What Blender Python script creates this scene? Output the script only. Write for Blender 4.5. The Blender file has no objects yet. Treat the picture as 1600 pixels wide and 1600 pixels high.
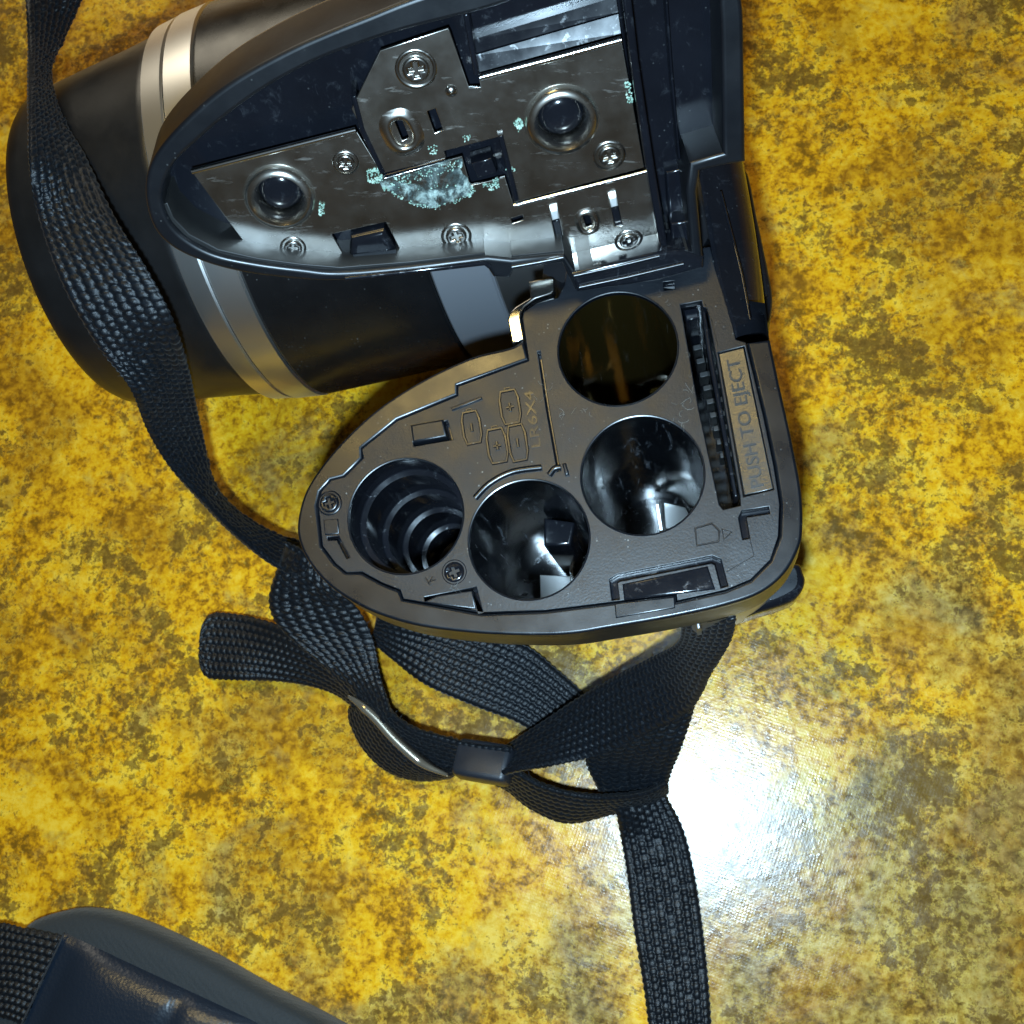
import bpy, bmesh, math, random
import numpy as np
from mathutils import Matrix, Vector
random.seed(7); rng = np.random.default_rng(7)
sc = bpy.context.scene
COL = sc.collection
MM = 0.001

# ------------------------------------------------------------------ camera
FPX, NAD, HC = 1850.0, (1110.0, 1200.0), 220.0          # focal length in px (1600 px frame), plumb point, height in mm
_d = np.array([NAD[0]-800, NAD[1]-800, FPX]); _d /= np.linalg.norm(_d)
_ez = -_d; _ex = np.array([1., 0, 0]) - _ez*_ez[0]; _ex /= np.linalg.norm(_ex); _ey = np.cross(_ez, _ex)
RW = np.array([_ex, _ey, _ez])                           # camera axes (right, down, forward) -> world
EYE = np.array([0, 0, HC])
cd = bpy.data.cameras.new('camera'); cam = bpy.data.objects.new('camera', cd); COL.objects.link(cam)
cd.sensor_width = 36; cd.lens = 36*FPX/1600; cd.clip_start = 0.005; cd.clip_end = 20
m = Matrix.Identity(4)
for i in range(3):
    m[i][0] = RW[i][0]; m[i][1] = -RW[i][1]; m[i][2] = -RW[i][2]; m[i][3] = EYE[i]*MM
cam.matrix_world = m
cd.dof.use_dof = True; cd.dof.focus_distance = 0.143; cd.dof.aperture_fstop = cd.lens/0.4
sc.camera = cam

# ------------------------------------------------------------------ light
w = bpy.data.worlds.new('World'); sc.world = w; w.use_nodes = True
w.node_tree.nodes['Background'].inputs[0].default_value = (1.0, 0.82, 0.55, 1)
w.node_tree.nodes['Background'].inputs[1].default_value = 0.035
def area(name, loc, target, size, energy, color, shape='DISK'):
    l = bpy.data.lights.new(name, 'AREA'); l.shape = shape; l.size = size; l.energy = energy; l.color = color
    o = bpy.data.objects.new(name, l); COL.objects.link(o)
    o.location = loc
    o.rotation_euler = (Vector(target)-Vector(loc)).to_track_quat('-Z', 'Y').to_euler()
    return o
area('phone_flash', (-0.004, -0.016, 0.222), (-0.02, 0.035, 0.0), 0.007, 0.92, (0.54, 0.79, 1.0))
area('ceiling_lamp', (-0.20, 0.37, 0.98), (-0.03, 0.04, 0.0), 0.24, 2.9, (1.0, 0.74, 0.27))
area('wall_lamp', (-0.55, 1.05, 0.55), (-0.05, 0.06, 0.03), 0.50, 2.8, (1.0, 0.90, 0.70))  # unseen low light, added to give the silver ring its highlight
vs = sc.view_settings
vs.view_transform = 'Standard'; vs.look = 'None'; vs.exposure = -0.05; vs.gamma = 1; vs.use_curve_mapping = False
sc.render.engine = 'CYCLES'

# ------------------------------------------------------------------ geometry helpers (all in mm)
ORG = {}
def at(x, y, H):
    r = RW @ np.array([x-800., y-800., FPX]); return EYE + r*((HC-H)/(-r[2]))
class Frame:
    def __init__(s, o, ex, ey):
        s.o = np.array(o, float); s.ex = np.array(ex, float); s.ey = np.array(ey, float)
        s.ex /= np.linalg.norm(s.ex); s.ey -= s.ex*(s.ex @ s.ey); s.ey /= np.linalg.norm(s.ey); s.ez = np.cross(s.ex, s.ey)
    def px(s, x, y, h=0.0):
        r = RW @ np.array([x-800., y-800., FPX]); o = s.o + s.ez*h
        P = EYE + r*(((o-EYE) @ s.ez)/(r @ s.ez)); q = P-o
        return np.array([q @ s.ex, q @ s.ey])
    def w(s, uv, h=0.0):
        uv = np.atleast_2d(uv); return s.o + np.outer(uv[:, 0], s.ex) + np.outer(uv[:, 1], s.ey) + np.multiply.outer(np.broadcast_to(np.asarray(h, float), (len(uv),)), s.ez)
def empty(name, loc):
    o = bpy.data.objects.new(name, None); COL.objects.link(o); o.empty_display_size = 0.01
    o.location = tuple(np.array(loc)*MM); ORG[o.name] = np.array(loc, float); return o
def place(o, parent, org):
    COL.objects.link(o); ORG[o.name] = np.array(org, float)
    if parent is not None:
        o.parent = parent; o.location = tuple((org-ORG[parent.name])*MM)
    else: o.location = tuple(org*MM)
def finish(me, smooth):
    if smooth is None: return
    for p in me.polygons: p.use_smooth = True
    me.set_sharp_from_angle(angle=math.radians(smooth))
def mesh(name, V, F, mat, parent=None, smooth=35, uv=None, origin=None):
    V = np.asarray(V, float); org = V.mean(0) if origin is None else np.array(origin, float)
    me = bpy.data.meshes.new(name); me.from_pydata(((V-org)*MM).tolist(), [], [tuple(map(int, f)) for f in F])
    bm = bmesh.new(); bm.from_mesh(me); bmesh.ops.recalc_face_normals(bm, faces=bm.faces); bm.to_mesh(me); bm.free()
    finish(me, smooth); me.materials.append(mat)
    o = bpy.data.objects.new(name, me); place(o, parent, org); return o
def cr(pts, n=6, closed=True):
    P = np.asarray(pts, float); k = len(P); out = []
    for i in range(k if closed else k-1):
        g = (lambda j: P[j % k]) if closed else (lambda j: P[min(max(j, 0), k-1)])
        a, b, c, d = g(i-1), g(i), g(i+1), g(i+2)
        for t in np.arange(n)/n:
            out.append(.5*((2*b)+(-a+c)*t+(2*a-5*b+4*c-d)*t*t+(-a+3*b-3*c+d)*t**3))
    if not closed: out.append(P[-1])
    return np.array(out)
def curve_mesh(loops, h0, h1, bevel, res=2):
    cu = bpy.data.curves.new('tmp', 'CURVE'); cu.dimensions = '2D'; cu.fill_mode = 'BOTH'
    for L in loops:
        s = cu.splines.new('POLY'); s.points.add(len(L)-1)
        for p, q in zip(s.points, L): p.co = (q[0], q[1], 0, 1)
        s.use_cyclic_u = True
    cu.bevel_depth = bevel; cu.bevel_resolution = res; cu.offset = -bevel; cu.extrude = max((h1-h0)/2-bevel, 0)
    t = bpy.data.objects.new('tmp', cu); me = bpy.data.meshes.new_from_object(t)
    bpy.data.objects.remove(t); bpy.data.curves.remove(cu)
    return me
def from_local(name, me, fr, mid, mat, parent, smooth=32, cap=True):
    n = len(me.vertices); v = np.empty(n*3); me.vertices.foreach_get('co', v); v = v.reshape(-1, 3)
    W = fr.w(v[:, :2], v[:, 2]+mid); F = [tuple(p.vertices) for p in me.polygons]
    bpy.data.meshes.remove(me)
    return mesh(name, W, F, mat, parent, smooth)
def sheet(name, loops, fr, h0, h1, mat, parent, bevel=0.12, px=True, smooth=32, res=2):
    """flat plate with holes; loops traced at height h1 of the frame"""
    LL = [np.array([fr.px(x, y, h1) for x, y in L]) if px else np.array(L) for L in loops]
    me = curve_mesh(LL, h0, h1, bevel, res)
    return from_local(name, me, fr, (h0+h1)/2, mat, parent, smooth)
def disc_loop(fr, x, y, h, r, n=72):
    c = fr.px(x, y, h); a = np.linspace(0, 2*np.pi, n, endpoint=False)
    return c + r*np.stack([np.cos(a), np.sin(a)], 1)
def stroke(pts, wd, closed=False):
    """outline polygon of a polyline of pixel width wd"""
    P = np.asarray(pts, float); n = len(P); L = []; R = []
    for i in range(n):
        a = P[max(i-1, 0)]; b = P[min(i+1, n-1)]
        t0 = P[i]-a; t1 = b-P[i]
        t = (t0/np.linalg.norm(t0) if i > 0 else 0) + (t1/np.linalg.norm(t1) if i < n-1 else 0)
        t = t/np.linalg.norm(t); nn = np.array([-t[1], t[0]])
        k = 1.0
        if 0 < i < n-1: k = 1/max(.5, abs(t @ (t1/np.linalg.norm(t1))))
        L.append(P[i]+nn*wd/2*k); R.append(P[i]-nn*wd/2*k)
    return L+R[::-1]
def frames_along(P, closed=False):
    n = len(P); T = np.zeros_like(P)
    for i in range(n):
        a = P[(i-1) % n] if closed else P[max(i-1, 0)]; b = P[(i+1) % n] if closed else P[min(i+1, n-1)]
        T[i] = (b-a)/np.linalg.norm(b-a)
    return T
def tube_vf(P, r, n=8, closed=False, up=(0, 0, 1)):
    P = np.asarray(P, float); T = frames_along(P, closed); V = []; F = []
    r = np.broadcast_to(r, (len(P),)); up = np.array(up, float)
    for p, t, ri in zip(P, T, r):
        s = np.cross(t, up); s = s if np.linalg.norm(s) > 1e-6 else np.cross(t, [1, 0, 0]); s /= np.linalg.norm(s); q = np.cross(s, t)
        for k in range(n):
            a = 2*np.pi*k/n; V.append(p+ri*(np.cos(a)*s+np.sin(a)*q))
    m_ = len(P)
    for i in range(m_ if closed else m_-1):
        j = (i+1) % m_
        for k in range(n): F.append((i*n+k, i*n+(k+1) % n, j*n+(k+1) % n, j*n+k))
    if not closed:
        F.append(tuple(range(n))[::-1]); F.append(tuple((m_-1)*n+k for k in range(n)))
    return V, F
def tube(name, P, r, mat, parent, n=8, closed=False, up=(0, 0, 1)):
    V, F = tube_vf(P, r, n, closed, up); return mesh(name, V, F, mat, parent, 60)
def multi(name, parts, mat, parent, smooth=40):
    V = []; F = []
    for v, f in parts:
        b = len(V); V += list(v); F += [tuple(i+b for i in q) for q in f]
    return mesh(name, V, F, mat, parent, smooth)
def lathe(name, O, A, prof, mat, parent, n=96, smooth=30, ref=(0, 0, 1), cap0=False, cap1=False):
    O = np.array(O, float); A = np.array(A, float)/np.linalg.norm(A)
    s = np.cross(A, ref); s = s if np.linalg.norm(s) > 1e-6 else np.array([1., 0, 0]); s /= np.linalg.norm(s); q = np.cross(s, A); V = []; F = []
    for t, r in prof:
        for k in range(n):
            a = 2*np.pi*k/n; V.append(O+A*t+r*(np.cos(a)*s+np.sin(a)*q))
    for i in range(len(prof)-1):
        for k in range(n): F.append((i*n+k, i*n+(k+1) % n, (i+1)*n+(k+1) % n, (i+1)*n+k))
    if cap0: F.append(tuple(range(n)))
    if cap1: F.append(tuple((len(prof)-1)*n+k for k in range(n)))
    return mesh(name, V, F, mat, parent, smooth)
def loft(name, secs, mat, parent, smooth=40, closed=True, cap0=False, cap1=False):
    n = len(secs[0]); V = np.concatenate(secs); F = []
    for i in range(len(secs)-1):
        for k in range(n if closed else n-1): F.append((i*n+k, i*n+(k+1) % n, (i+1)*n+(k+1) % n, (i+1)*n+k))
    if cap0: F.append(tuple(range(n)))
    if cap1: F.append(tuple((len(secs)-1)*n+k for k in range(n)))
    return mesh(name, V, F, mat, parent, smooth)
def text(name, body, fr, p0, p1, height, h, depth, mat, parent):
    """raised lettering: centre line from pixel p0 to p1, cap height in mm"""
    cu = bpy.data.curves.new('tmp', 'FONT'); cu.body = body; cu.size = 1; cu.align_x = 'LEFT'; cu.extrude = .5; cu.resolution_u = 3; cu.offset = 0.004
    t = bpy.data.objects.new('tmp', cu); me = bpy.data.meshes.new_from_object(t); bpy.data.objects.remove(t); bpy.data.curves.remove(cu)
    v = np.empty(len(me.vertices)*3); me.vertices.foreach_get('co', v); v = v.reshape(-1, 3)
    lo, hi = v.min(0), v.max(0); a = fr.px(*p0, h); b = fr.px(*p1, h); L = np.linalg.norm(b-a); d = (b-a)/L; nn = np.array([-d[1], d[0]])
    X = (v[:, 0]-lo[0])/(hi[0]-lo[0])*L; Y = ((v[:, 1]-lo[1])/(hi[1]-lo[1])-.5)*height
    uv = a+np.outer(X, d)+np.outer(Y, nn); W = fr.w(uv, h+(v[:, 2]+.5)*depth-.05)
    F = [tuple(p.vertices) for p in me.polygons]; bpy.data.meshes.remove(me)
    return mesh(name, W, F, mat, parent, None)
def tag(o, label, cat=None, group=None, kind=None):
    if label: o['label'] = label
    if cat: o['category'] = cat
    if group: o['group'] = group
    if kind: o['kind'] = kind
    return o

# ------------------------------------------------------------------ materials
class NT:
    def __init__(s, name):
        s.m = bpy.data.materials.new(name); s.m.use_nodes = True; s.t = s.m.node_tree; s.b = s.t.nodes['Principled BSDF']
        s.tc = s.t.nodes.new('ShaderNodeTexCoord')
    def n(s, ty, **k):
        o = s.t.nodes.new(ty)
        for a, b in k.items():
            if a.startswith('_'): setattr(o, a[1:], b)
            else: o.inputs[a].default_value = b
        return o
    def l(s, a, b): s.t.links.new(a, b)
    def noise(s, scale, detail=4, rough=.55, vec='Object', stretch=None, dist=0):
        o = s.n('ShaderNodeTexNoise'); o.inputs['Scale'].default_value = scale; o.inputs['Detail'].default_value = detail; o.inputs['Roughness'].default_value = rough; o.inputs['Distortion'].default_value = dist
        src = s.tc.outputs[vec]
        if stretch:
            mp = s.n('ShaderNodeMapping'); mp.inputs['Scale'].default_value = stretch; s.l(src, mp.inputs[0]); src = mp.outputs[0]
        s.l(src, o.inputs['Vector']); return o.outputs['Fac']
    def ramp(s, fac, stops, interp='LINEAR'):
        r = s.n('ShaderNodeValToRGB'); r.color_ramp.interpolation = interp; e = r.color_ramp.elements
        while len(e) < len(stops): e.new(.5)
        for q, (p, c) in zip(e, stops):
            q.position = p; q.color = (c, c, c, 1) if np.isscalar(c) else (*c, 1)
        s.l(fac, r.inputs[0]); return r.outputs[0]
    def mix(s, fac, a, b, mode='MIX'):
        o = s.n('ShaderNodeMix', _data_type='RGBA', _blend_type=mode)
        for i, v in ((0, fac), (6, a), (7, b)):
            if hasattr(v, 'links'): s.l(v, o.inputs[i])
            else: o.inputs[i].default_value = v if np.isscalar(v) else (*v, 1)
        return o.outputs[2]
    def math(s, op, a, b=0.0, clamp=False):
        o = s.n('ShaderNodeMath', _operation=op, _use_clamp=clamp)
        for i, v in ((0, a), (1, b)):
            if hasattr(v, 'links'): s.l(v, o.inputs[i])
            else: o.inputs[i].default_value = v
        return o.outputs[0]
    def bump(s, h, strength, dist, prev=None):
        o = s.n('ShaderNodeBump'); o.inputs['Strength'].default_value = strength; o.inputs['Distance'].default_value = dist
        s.l(h, o.inputs['Height'])
        if prev is not None: s.l(prev, o.inputs['Normal'])
        return o.outputs[0]
    def set(s, **k):
        for a, v in k.items():
            i = s.b.inputs[a.replace('_', ' ')]
            if hasattr(v, 'links'): s.l(v, i)
            else: i.default_value = (*v, 1) if isinstance(v, tuple) else v
        return s.m
def plastic(name, col, rough, grain=0.0, gscale=3000, specks=0.0, scratch=0.0, dust=(0.30, 0.31, 0.30), gdist=0.00012, spec=.5):
    t = NT(name); c = t.mix(t.ramp(t.noise(160, 4), [(.3, 0.0), (.75, 1.0)]), tuple(x*.8 for x in col), tuple(x*1.25 for x in col))
    r = t.math('ADD', t.math('MULTIPLY', t.math('SUBTRACT', t.noise(220, 5), .5), .25), rough)
    if scratch:
        a = t.ramp(t.noise(1, 6, .7, stretch=(700, 900, 120), dist=.6), [(.57, 0.0), (.72, 1.0)])
        c = t.mix(t.math('MULTIPLY', a, scratch), c, (.20, .22, .25)); r = t.math('ADD', r, t.math('MULTIPLY', a, .25))
    if specks:
        v = t.n('ShaderNodeTexVoronoi'); v.inputs['Scale'].default_value = 1100; t.l(t.tc.outputs['Object'], v.inputs['Vector'])
        big = t.ramp(t.noise(260, 3), [(.50, 0.0), (.64, 1.0)])
        k = t.math('MULTIPLY', t.ramp(v.outputs['Distance'], [(.09, 1.0), (.14, 0.0)]), big)
        c = t.mix(t.math('MULTIPLY', k, specks), c, dust)
    t.set(Base_Color=c, Roughness=r, Specular_IOR_Level=spec)
    if grain:
        t.set(Normal=t.bump(t.noise(gscale, 2, .5), grain, gdist))
    return t.m
def metal(name, col, rough, stain=0.0, brushed=0.0):
    t = NT(name); c = col
    if stain:
        a = t.ramp(t.noise(110, 5, .6, dist=.4), [(.35, 0.0), (.7, 1.0)]); c = t.mix(t.math('MULTIPLY', a, stain), col, tuple(x*k for x, k in zip(col, (.42, .36, .28))))
        sc_ = t.ramp(t.noise(1, 5, .7, stretch=(150, 1500, 600), dist=.3), [(.6, 0.0), (.75, 1.0)])
        r = t.math('ADD', t.math('MULTIPLY', t.noise(300, 5), .16), rough-.05); r = t.math('ADD', r, t.math('MULTIPLY', sc_, .25))
        t.set(Base_Color=c, Roughness=r, Normal=t.bump(t.noise(150, 3), .12, .0004))
    else:
        t.set(Base_Color=c, Roughness=rough)
        if brushed: t.set(Normal=t.bump(t.noise(1, 3, .6, stretch=(4000, 4000, 150)), brushed, .00004))
    t.set(Metallic=1.0); return t.m

M = {}
M['plate'] = plastic('textured_black_plastic', (.0022, .0034, .0058), .40, grain=.16, gscale=3400, specks=.35, spec=.46)
M['rim'] = plastic('satin_black_plastic', (.0022, .0031, .0050), .30, grain=.05, gscale=5200, specks=.2, spec=.5)
M['panel'] = plastic('satin_label_plastic', (.008, .008, .008), .30, grain=.24, gscale=3600, spec=.6)
M['letter'] = plastic('dark_lettering', (.004, .004, .004), .55)
M['door'] = plastic('smooth_door_plastic', (.0028, .0034, .0048), .38, grain=.03, specks=.10)
M['gloss'] = plastic('gloss_black_plastic', (.005, .0055, .0075), .14, scratch=.06, specks=.12)
M['tray'] = plastic('dark_tray_plastic', (.0040, .0045, .0065), .17, scratch=.035, specks=.10)
M['well'] = plastic('scratched_well_plastic', (.0035, .004, .005), .15, scratch=.40)
M['body'] = plastic('body_black_plastic', (.0045, .005, .0065), .34, grain=.10, specks=.1)
M['barrel'] = plastic('satin_black_barrel', (.0045, .0045, .005), .26, grain=.03, specks=.15)
M['hood'] = plastic('matte_black_ring', (.006, .006, .0065), .36, grain=.06)
M['band'] = plastic('grey_satin_band', (.030, .032, .036), .42, grain=.1, specks=.6)
M['silver'] = metal('satin_silver', (.90, .89, .87), .33, brushed=.05)
M['chrome'] = metal('bright_chrome', (.86, .85, .82), .16)
M['brushed'] = metal('brushed_steel', (.42, .42, .42), .36, brushed=.3)
M['bandmetal'] = NT('satin_grey_band').set(Base_Color=(.20, .21, .23), Metallic=.6, Roughness=.46)
M['brass'] = metal('brass', (.80, .56, .16), .22)  # colours one well's contact gold, to tint the reflections on its wall
def bronze():
    t = NT('worn_bronze_well'); k = t.ramp(t.noise(1, 6, .7, stretch=(700, 900, 110), dist=.6), [(.60, 0.0), (.72, 1.0)])
    t.set(Base_Color=t.mix(t.math('MULTIPLY', k, .5), (.060, .040, .011), (.16, .16, .14)), Metallic=.8, Roughness=t.math('ADD', t.math('MULTIPLY', k, .3), .09)); return t.m  # lamp reflection put into the wall colour as gold; grey streaks are scratches
M['bronze'] = bronze()
M['contact'] = metal('stained_nickel', (.66, .63, .58), .21, stain=.70)
M['screw'] = metal('screw_steel', (.42, .40, .37), .20, stain=.5)
M['bright'] = metal('bright_recess', (.95, .95, .93), .55)  # in screw crosses this pale metal stands in for the flash glint
M['rubber'] = plastic('dark_rubber', (.013, .015, .020), .40, grain=.2, gscale=3500)
def nylon(name, col):
    t = NT(name); f = t.noise(5200, 3, .6); g = t.noise(1500, 3)
    c = t.mix(t.ramp(g, [(.35, 0.0), (.7, 1.0)]), tuple(x*.6 for x in col), tuple(x*1.7 for x in col))
    t.set(Base_Color=c, Roughness=.42, Normal=t.bump(f, .55, .00010), Specular_IOR_Level=.32)
    t.b.inputs['Sheen Weight'].default_value = .04; t.b.inputs['Sheen Roughness'].default_value = .4
    return t.m
M['nylon'] = nylon('black_nylon_webbing', (.0026, .0040, .0062))
def crust():
    t = NT('green_corrosion'); c = t.ramp(t.noise(900, 4), [(.3, (.10, .17, .13)), (.5, (.24, .36, .28)), (.7, (.48, .57, .48))])
    t.set(Base_Color=c, Roughness=.85, Normal=t.bump(t.noise(3000, 3), .8, .0003)); return t.m
M['crust'] = crust()
def leather():
    t = NT('smooth_leatherette'); v = t.n('ShaderNodeTexVoronoi'); v.inputs['Scale'].default_value = 1700; t.l(t.tc.outputs['Object'], v.inputs['Vector'])
    t.set(Base_Color=(.008, .013, .022), Roughness=.33, Normal=t.bump(v.outputs['Distance'], .18, .0002, t.bump(t.noise(90, 2), .10, .002))); return t.m
M['leather'] = leather()
def fabric():
    t = NT('ribbed_pad_fabric'); wv = t.n('ShaderNodeTexWave'); wv.inputs['Scale'].default_value = 420; wv.inputs['Distortion'].default_value = 1.0; wv.bands_direction = 'DIAGONAL'
    t.l(t.tc.outputs['Object'], wv.inputs['Vector'])
    t.set(Base_Color=(.010, .014, .017), Roughness=.75, Normal=t.bump(wv.outputs['Fac'], .08, .0003, t.bump(t.noise(2500, 3), .6, .0002)))
    t.b.inputs['Sheen Weight'].default_value = .15; return t.m
M['fabric'] = fabric()
def table():
    t = NT('mottled_yellow_oilcloth')
    big = t.noise(14, 3, .5); med = t.noise(85, 6, .62, dist=.4); fine = t.noise(520, 5, .62, dist=.3); grain = t.noise(1500, 3, .6)
    s1 = t.math('ADD', t.math('MULTIPLY', med, .44), t.math('MULTIPLY', fine, .38)); s1 = t.math('ADD', s1, t.math('MULTIPLY', grain, .18))
    yel = t.ramp(s1, [(.41, (.170, .080, .006)), (.455, (.370, .165, .006)), (.49, (.590, .285, .007)), (.53, (.680, .375, .010)), (.60, (.740, .465, .036))])
    # browner print towards one corner; the flash-lit khaki dulling is painted in too
    sep = t.n('ShaderNodeSeparateXYZ'); t.l(t.tc.outputs['Object'], sep.inputs[0])
    g = t.math('ADD', t.math('MULTIPLY', sep.outputs[0], 4.0), t.math('MULTIPLY', t.math('SUBTRACT', t.noise(26, 4, .6), .5), 3.2))
    gg = t.math('ADD', t.math('ADD', g, t.math('MULTIPLY', sep.outputs[1], -6.5)), .16)
    side = t.ramp(gg, [(-.0, 0.0), (.45, 1.0)])
    ol = t.ramp(s1, [(.41, (.075, .042, .010)), (.46, (.180, .112, .022)), (.50, (.290, .195, .040)), (.54, (.390, .280, .070)), (.61, (.500, .385, .130))])
    c = t.mix(t.math('MULTIPLY', side, .85), yel, ol)
    # amber stains
    am = t.ramp(t.noise(30, 6, .66, dist=.5), [(.49, 0.0), (.59, 1.0)]); c = t.mix(t.math('MULTIPLY', am, .70), c, t.ramp(fine, [(.38, (.20, .082, .006)), (.62, (.44, .215, .010))]))
    # grey-brown smudges, soft edged
    sm = t.ramp(t.math('ADD', t.noise(55, 6, .66, dist=.6), t.math('MULTIPLY', side, .045)), [(.545, 0.0), (.650, 1.0)]); c = t.mix(t.math('MULTIPLY', sm, .52), c, t.ramp(fine, [(.35, (.085, .065, .028)), (.65, (.26, .19, .075))]))
    # clustered dark freckles with ragged sharp edges, two sizes
    reg = t.math('MULTIPLY', t.math('SUBTRACT', t.noise(42, 4, .6, dist=.3), .5), .85); reg = t.math('ADD', reg, t.math('MULTIPLY', side, .012))
    k1 = t.ramp(t.math('ADD', t.noise(330, 6, .72, dist=.25), reg), [(.560, 0.0), (.600, 1.0)])
    c = t.mix(t.math('MULTIPLY', k1, .74), c, t.ramp(grain, [(.3, (.075, .042, .010)), (.7, (.17, .10, .024))]))
    k2 = t.ramp(t.math('ADD', t.noise(900, 5, .7, dist=.2), reg), [(.575, 0.0), (.615, 1.0)])
    c = t.mix(t.math('MULTIPLY', k2, .66), c, (.115, .062, .010))
    # pale veins round the freckles
    k3 = t.ramp(t.math('ADD', t.noise(330, 6, .72, dist=.25), reg), [(.51, 0.0), (.54, 1.0), (.56, 0.0)]); c = t.mix(t.math('MULTIPLY', k3, .22), c, (.80, .62, .10))
    # woven embossing of the cloth
    mp = t.n('ShaderNodeMapping'); mp.inputs['Rotation'].default_value = (0, 0, .35); t.l(t.tc.outputs['Object'], mp.inputs[0])
    wx = t.n('ShaderNodeTexWave'); wx.inputs['Scale'].default_value = 560; wx.bands_direction = 'X'; wx.inputs['Distortion'].default_value = 1.2; t.l(mp.outputs[0], wx.inputs['Vector'])
    wy = t.n('ShaderNodeTexWave'); wy.inputs['Scale'].default_value = 560; wy.bands_direction = 'Y'; wy.inputs['Distortion'].default_value = 1.2; t.l(mp.outputs[0], wy.inputs['Vector'])
    wv = t.math('MULTIPLY', wx.outputs['Fac'], wy.outputs['Fac'])
    wv = t.math('MULTIPLY', wv, t.ramp(t.noise(180, 4, .6), [(.4, .15), (.6, 1.0)])); b1 = t.bump(wv, .048, .00018); b2 = t.bump(t.noise(1000, 5, .72), .12, .0003, b1); b3 = t.bump(t.noise(140, 3), .12, .0008, b2)
    r = t.math('ADD', t.math('MULTIPLY', t.noise(260, 6, .72), .50), -.03)
    t.set(Base_Color=c, Roughness=r, Normal=b3, Specular_IOR_Level=.40); return t.m
M['table'] = table()

# ------------------------------------------------------------------ tabletop (setting)
n_ = 2
tt = mesh('tabletop', [(-900, -700, 0), (700, -700, 0), (700, 900, 0), (-900, 900, 0), (-900, -700, -20), (700, -700, -20), (700, 900, -20), (-900, 900, -20)],
          [(0, 1, 2, 3), (7, 6, 5, 4), (0, 4, 5, 1), (1, 5, 6, 2), (2, 6, 7, 3), (3, 7, 4, 0)], M['table'], None, None, origin=(0, 0, 0))
tag(tt, 'yellow tabletop cloth mottled with brown blotches', None, None, 'structure')

# ------------------------------------------------------------------ the camera
HB = 78.0
UA = 0.172; U = np.array([math.cos(UA), math.sin(UA), 0]); Vv = np.array([-math.sin(UA), math.cos(UA), 0]); Z = np.array([0, 0, 1.])
camera = empty('digital_camera', (-15, 45, 0))
tag(camera, 'black bridge camera lying upside down with its battery door open', 'camera')
PF = Frame(at(960, 700, HB), U, Vv)                # plane of the base plate

outer = [(818, 531), (796, 543), (734, 559), (659, 594), (596, 634), (549, 675), (509, 719), (478, 766), (465, 812), (467, 846), (484, 881), (515, 916), (559, 945), (600, 963), (659, 979), (752, 990), (843, 993), (900, 990), (955, 981), (1048, 965), (1129, 947), (1187, 927), (1226, 896), (1248, 857), (1254, 826), (1252, 768), (1238, 691), (1218, 601), (1203, 530)]
seam = [(826, 562), (715, 602), (715, 617), (620, 656), (565, 700), (566, 716), (537, 745), (516, 750), (500, 768), (495, 790), (498, 812), (502, 853), (523, 881), (540, 895), (565, 895), (596, 912), (624, 923), (629, 937), (752, 959), (850, 955), (955, 942), (1056, 929), (1057, 940), (1133, 923), (1172, 907), (1203, 876), (1218, 838), (1220, 787), (1211, 729), (1195, 652), (1167, 535)]
o_s = cr(outer, 5, False)
rim_loop = [tuple(p) for p in o_s] + [tuple(p) for p in seam[::-1]]
grip = None
# shell sides: follow the outline and draw in towards the table
O_uv = np.array([PF.px(x, y) for x, y in o_s]); top_close = np.array([PF.px(1196, 470), PF.px(1000, 440), PF.px(860, 470)])
O_uv = np.concatenate([O_uv, top_close]); anc = PF.px(950, 470)
secs = []
for H, s in ((77.2, .999), (74, 1.004), (70, 1.008), (66, 1.0), (60, .975), (50, .925), (36, .86), (20, .80), (6, .76), (2, .74)):
    secs.append(PF.w(anc+(O_uv-anc)*s, H-HB))
grip = loft('grip_shell', secs, M['body'], camera, 40, True, False, True)
rim = sheet('base_rim', [rim_loop], PF, -2.0, 0.0, M['rim'], grip, .38, res=3)

# base plate: holes for the cells, card slot, label panel, latch grooves
wells = [(965, 544.5, 7.55), (1003.5, 742, 7.55), (826, 842.5, 7.55), (633.5, 806, 7.45)]
slot = [(1063, 476), (1096, 470), (1098, 480), (1105, 482), (1117, 548), (1156, 776), (1157, 790), (1130, 796), (1124, 788), (1092, 640)]
panel = [(1122, 551), (1163, 541), (1209, 765), (1162, 776)]
plate_outer = [(p[0]+q[0], p[1]+q[1]) for p, q in zip(seam, [(0, 1.5)]*5+[(1.5, 0)]*9+[(1, -1.2)]*12+[(-1.4, 0)]*5)] + [(1150, 530), (1146, 512), (1118, 420), (1110, 385), (885, 425), (882, 445), (872, 465), (838, 474), (818, 488), (816, 497)]
g1 = stroke([(962, 937), (958, 908), (966, 903), (1112, 874), (1122, 878), (1132, 917)], 11)
g2 = stroke([(1202, 797), (1163, 803), (1160, 810), (1166, 842)], 11)
g3 = stroke([(664, 936), (742, 921), (751, 957)], 6)
g4 = stroke([(646, 694), (703, 684), (696, 658)], 7)
g5 = stroke([(512, 842), (528, 841), (544, 872)], 5)
g6 = stroke([(842, 549), (856, 640), (873, 736)], 4)
pin = stroke([(1037, 447), (1054, 445)], 13)
def loc(L, h=0.0): return [tuple(PF.px(x, y, h)) for x, y in L]
loops = [loc(plate_outer, -.25)] + [disc_loop(PF, x, y, -.25, r) for x, y, r in wells] + [loc(q, -.25) for q in (slot, panel, g1, g2, g3, g4, g5, g6, pin)]
plate = sheet('base_plate', loops, PF, -1.6, -.25, M['plate'], camera, .12, px=False)
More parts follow.
